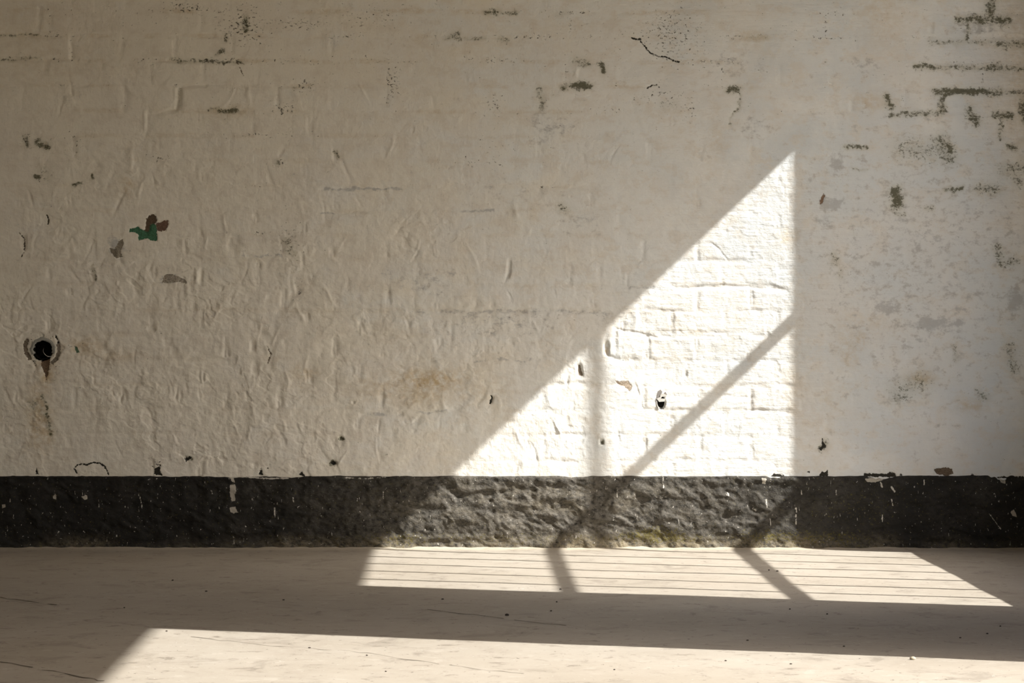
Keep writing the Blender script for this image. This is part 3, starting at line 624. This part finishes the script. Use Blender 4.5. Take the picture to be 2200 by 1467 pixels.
def ring_mesh(name, prof, a0, a1, n, jit=0.0, seed=1, sy=1.0):
    """sweep a (radius, depth) profile round the y axis from a0 to a1; depth is towards the room"""
    r_ = random.Random(seed); v, f = [], []
    m = len(prof); full = abs((a1-a0)-2*math.pi) < 1e-6
    cnt = n if full else n+1
    for i in range(cnt):
        a = a0+(a1-a0)*i/n; j = 1+r_.uniform(-jit, jit)
        for (r, d) in prof: v.append((r*j*math.cos(a), -d*(1+r_.uniform(-jit, jit)), r*j*sy*math.sin(a)))
    for i in range(n):
        b0, b1 = i*m, ((i+1) % cnt)*m
        for k in range(m): f.append((b0+k, b0+(k+1) % m, b1+(k+1) % m, b1+k))
    if not full: f += [tuple(range(m-1, -1, -1)), tuple(range(n*m, n*m+m))]
    return mesh_from(name, v, f)
def tube(name, pts, r, n=8):
    v, f = [], []
    P_ = [Vector(p) for p in pts]
    for i, p in enumerate(P_):
        d = (P_[min(i+1, len(P_)-1)]-P_[max(i-1, 0)]).normalized()
        a = d.cross(Vector((0, 1, 0.13))).normalized(); b = d.cross(a)
        rad = r if not isinstance(r, (list, tuple)) else r[i]
        for k in range(n): v.append(p+(a*math.cos(2*math.pi*k/n)+b*math.sin(2*math.pi*k/n))*rad)
    for i in range(len(P_)-1):
        for k in range(n): f.append((i*n+k, i*n+(k+1) % n, (i+1)*n+(k+1) % n, (i+1)*n+k))
    f += [tuple(range(n-1, -1, -1)), tuple(range((len(P_)-1)*n, len(P_)*n))]
    return mesh_from(name, v, f, True)

sx, sz = WX(92), WZ(751)
sock = bpy.data.objects.new('wall_socket', None); C.objects.link(sock); sock.location = (sx, 0.0, sz)
tag(sock, 'round black socket hole with broken grey collar, low on the left of the cream wall', 'socket')
R = 20.0/S
hm = float(np.median(H[(rr > 24) & (rr < 34)]))/1000.0
link('cement_collar', ring_mesh('cement_collar', [(R*0.98, -0.03), (R*0.99, hm+0.003), (R*1.12, hm+0.0055), (R*1.32, hm+0.004), (R*1.42, hm-0.006), (R*1.35, -0.03)], math.radians(-18), math.radians(205), 30, 0.05, 3), M_CEM, sock)
link('bore', ring_mesh('bore', [(R*1.04, -0.066), (R*0.96, -0.066), (R*0.96, hm+0.001), (R*1.06, hm-0.001)], 0, 2*math.pi, 28, 0.012, 5), M_DARK, sock)
pl = mesh_from('bore_shade', [(R*1.02*math.cos(a), 0.058+0.006*math.sin(a*3), R*1.02*math.sin(a)) for a in [2*math.pi*k/24 for k in range(24)]], [tuple(range(24))])
link('bore_shade', pl, M_DARK, sock)  # added black disc, deep shade painted at the end of the bore
def sp(zx, zy, dpt): return ((20+zx/12.225-92)/S, -dpt, (751-(680+zy/12.225))/S)
link('wire', tube('wire', [sp(870,830,-0.05), sp(878,880,-0.02), sp(890,920,-0.002), sp(920,970,0.006), sp(965,1015,0.010), sp(1020,1045,0.012), sp(1080,1052,0.012), sp(1110,1045,0.006)], 0.0012), M_WIRE, sock)
link('clip', tube('clip', [sp(1135,990,hm+.004), sp(1195,1000,hm+.006), sp(1205,900,hm+.007), sp(1195,760,hm+.006), sp(1150,760,hm+.004)], 0.0011), M_WIRE, sock)
# ------------------------------------------------------------------ cut-off bracket
bxm, bzm = WX(1420), WZ(858)
hb0 = float(np.median(H[(re > 1.1) & (re < 1.6)]))/1000.0
br = bpy.data.objects.new('wall_bracket', None); C.objects.link(br); br.location = (bxm, 0, bzm)
tag(br, 'small cut-off metal bracket set in the sunlit part of the white wall', 'bracket')
def bp(zx, zy): return ((1370+zx/18.34-1420)/S, (858-(810+zy/18.34))/S)
def slab(name, pts, d0, d1, mat):
    q = [bp(*p) for p in pts]; n = len(q)
    v = [(x, -d1, z) for x, z in q]+[(x, -d0, z) for x, z in q]
    f = [tuple(range(n)), tuple(range(2*n-1, n-1, -1))]+[(i, n+i, n+(i+1) % n, (i+1) % n) for i in range(n)]
    return link(name, mesh_from(name, v, f), mat, br)
slab('recess_back', [(720,880),(760,700),(820,540),(960,480),(1060,600),(1120,830),(1060,1080),(980,1200),(880,1210),(780,1100)], hb0-0.024, hb0-0.014, M_DARK)  # black backing, the recess's shade put into its colour
slab('flange', [(715,870),(750,690),(790,560),(900,490),(975,580),(930,660),(880,740),(860,830),(790,850)], hb0-0.012, hb0+0.0012, M_GREYM)
slab('cross_bar', [(740,860),(880,780),(900,690),(980,640),(1120,700),(1130,760),(960,770),(905,840),(1095,850),(1060,960),(840,975),(790,900)], hb0-0.008, hb0+0.0035, M_METAL)
slab('spike', [(1000,660),(1040,640),(1085,580),(1110,600),(1160,700)], hb0-0.004, hb0+0.0018, M_GREYM)
slab('rim', [(735,920),(765,910),(775,1060),(815,1160),(890,1215),(880,1235),(800,1210),(745,1090)], hb0-0.006, hb0+0.0018, M_METAL)

# ------------------------------------------------------------------ grit on the floor
def stone(name, px, py, wpx, hpx, mat, label, seed, group=None):
    r_ = random.Random(seed)
    x, y = FL(px, py); sl = S*D/(D+y); rx = wpx/2/sl; rz = hpx/2/sl
    ix_ = int(np.argmin(np.abs(fx-x))); iy_ = int(np.argmin(np.abs(fy-y))); z0 = float(fz[iy_, ix_])
    v, f = [], []
    n, m = 9, 5
    for i in range(1, m):
        th = math.pi*i/m
        for k in range(n):
            a = 2*math.pi*k/n; j = r_.uniform(0.82, 1.12)
            v.append((rx*j*math.sin(th)*math.cos(a), rx*0.85*j*math.sin(th)*math.sin(a), max(-rz*0.7, rz*math.cos(th)*r_.uniform(0.9, 1.08))))
    t_, b_ = len(v), len(v)+1
    v += [(rx*0.1, 0, rz*0.98), (0, 0, -rz*0.7)]
    for i in range(m-2):
        for k in range(n): f.append((i*n+k, (i+1)*n+k, (i+1)*n+(k+1) % n, i*n+(k+1) % n))
    for k in range(n):
        f.append((t_, k, (k+1) % n)); f.append((b_, (m-2)*n+(k+1) % n, (m-2)*n+k))
    o = link(name, mesh_from(name, v, f, True), mat, None, (x, y, z0+rz*0.62))
    return tag(o, label, 'stone', group)
M_PEB = plain('pale_stone', (0.40, 0.355, 0.27), 0.8, 0.2, 0.25, 160)
M_GRIT = plain('dark_grit', (0.06, 0.05, 0.042), 0.8, 0.2, 0.25, 160)
stone('pebble', 1961, 1418, 14, 9, M_PEB, 'pale pebble on the edge of the sunlit floor in the right foreground', 3)
stone('grit_crumb', 1089, 1322, 9, 6, M_GRIT, 'largest dark crumb, in the middle of the shaded floor strip', 4)
spots = [(1196,1294),(1204,1266),(951,1288),(1652,1226),(1670,1228),(1697,1309),(1813,1389),(1606,1376),(1777,1320),(2121,1361),(2149,1346),(358,1357),(443,1270),(371,1247),(609,1290),(267,1306),(788,1409),(665,1392),(829,1442),(2063,1370),(1184,1313),(1559,1420),(1699,1426),(1320,1439)]
def strip(p):
    if p[1] > 1392 or p[0] == 358 or p == (665, 1392): return 'sunlit foreground of the floor'
    if p[1] < 1235 and p[0] > 800: return 'slanting shadow across the barred light'
    return 'shaded floor, left of the barred light' if p[0] < 780 else 'shaded strip between the two lights'
ORD = ['leftmost', 'second', 'third', 'fourth', 'fifth', 'sixth', 'seventh', 'eighth', 'ninth', 'tenth', 'eleventh', 'twelfth']
for i, (px, py) in enumerate(spots):
    st = strip((px, py)); row = sorted(p for p in spots if strip(p) == st); k = row.index((px, py))
    lab = 'tiny dark crumb, ' + (ORD[0] if k == 0 else ORD[k]+' from left') + ' on the ' + st
    stone('grit_crumb', px, py, 4.2+(i*7 % 5)*0.5, 3.0, M_GRIT, lab, 10+i, 'crumbs of grit on the floor')
# hairline cracks in the concrete
M_CRK = plain('crack_dirt', (0.165, 0.143, 0.115), 0.95, 0.05, 0.3, 50)
def crack(pts, wd, seed):
    r_ = random.Random(seed); v, f = [], []
    P_ = []
    for (a, b), (c, d) in zip(pts[:-1], pts[1:]):
        x0, y0 = FL(a, b); x1, y1 = FL(c, d); n = max(3, int(abs(x1-x0)/0.03))
        P_ += [(x0+(x1-x0)*i/n, y0+(y1-y0)*i/n) for i in range(n)]
    for (x, y) in P_:
        y += r_.uniform(-0.02, 0.02); hw = wd*r_.uniform(0.15, 0.9)
        iz = float(fz[int(np.argmin(np.abs(fy-y))), int(np.argmin(np.abs(fx-x)))])+0.0012
        v += [(x, y-hw, iz), (x, y+hw, iz)]
    gap = 0
    for i in range(len(P_)-1):
        if gap > 0: gap -= 1; continue
        if r_.random() < 0.10: gap = r_.randint(1, 3)
        f.append((2*i, 2*i+2, 2*i+3, 2*i+1))
    link('crack', mesh_from('crack', v, f), M_CRK, floor)
crack([(0, 1421), (70, 1434), (200, 1458), (235, 1466)], 0.012, 1)
crack([(0, 1285), (84, 1295), (140, 1302)], 0.012, 2)
crack([(918, 1308), (1060, 1326), (1150, 1338), (1240, 1347)], 0.011, 3)
crack([(730, 1396), (900, 1420), (1033, 1438), (1150, 1450)], 0.005, 4)
crack([(410, 1368), (560, 1385), (735, 1398)], 0.005, 5)
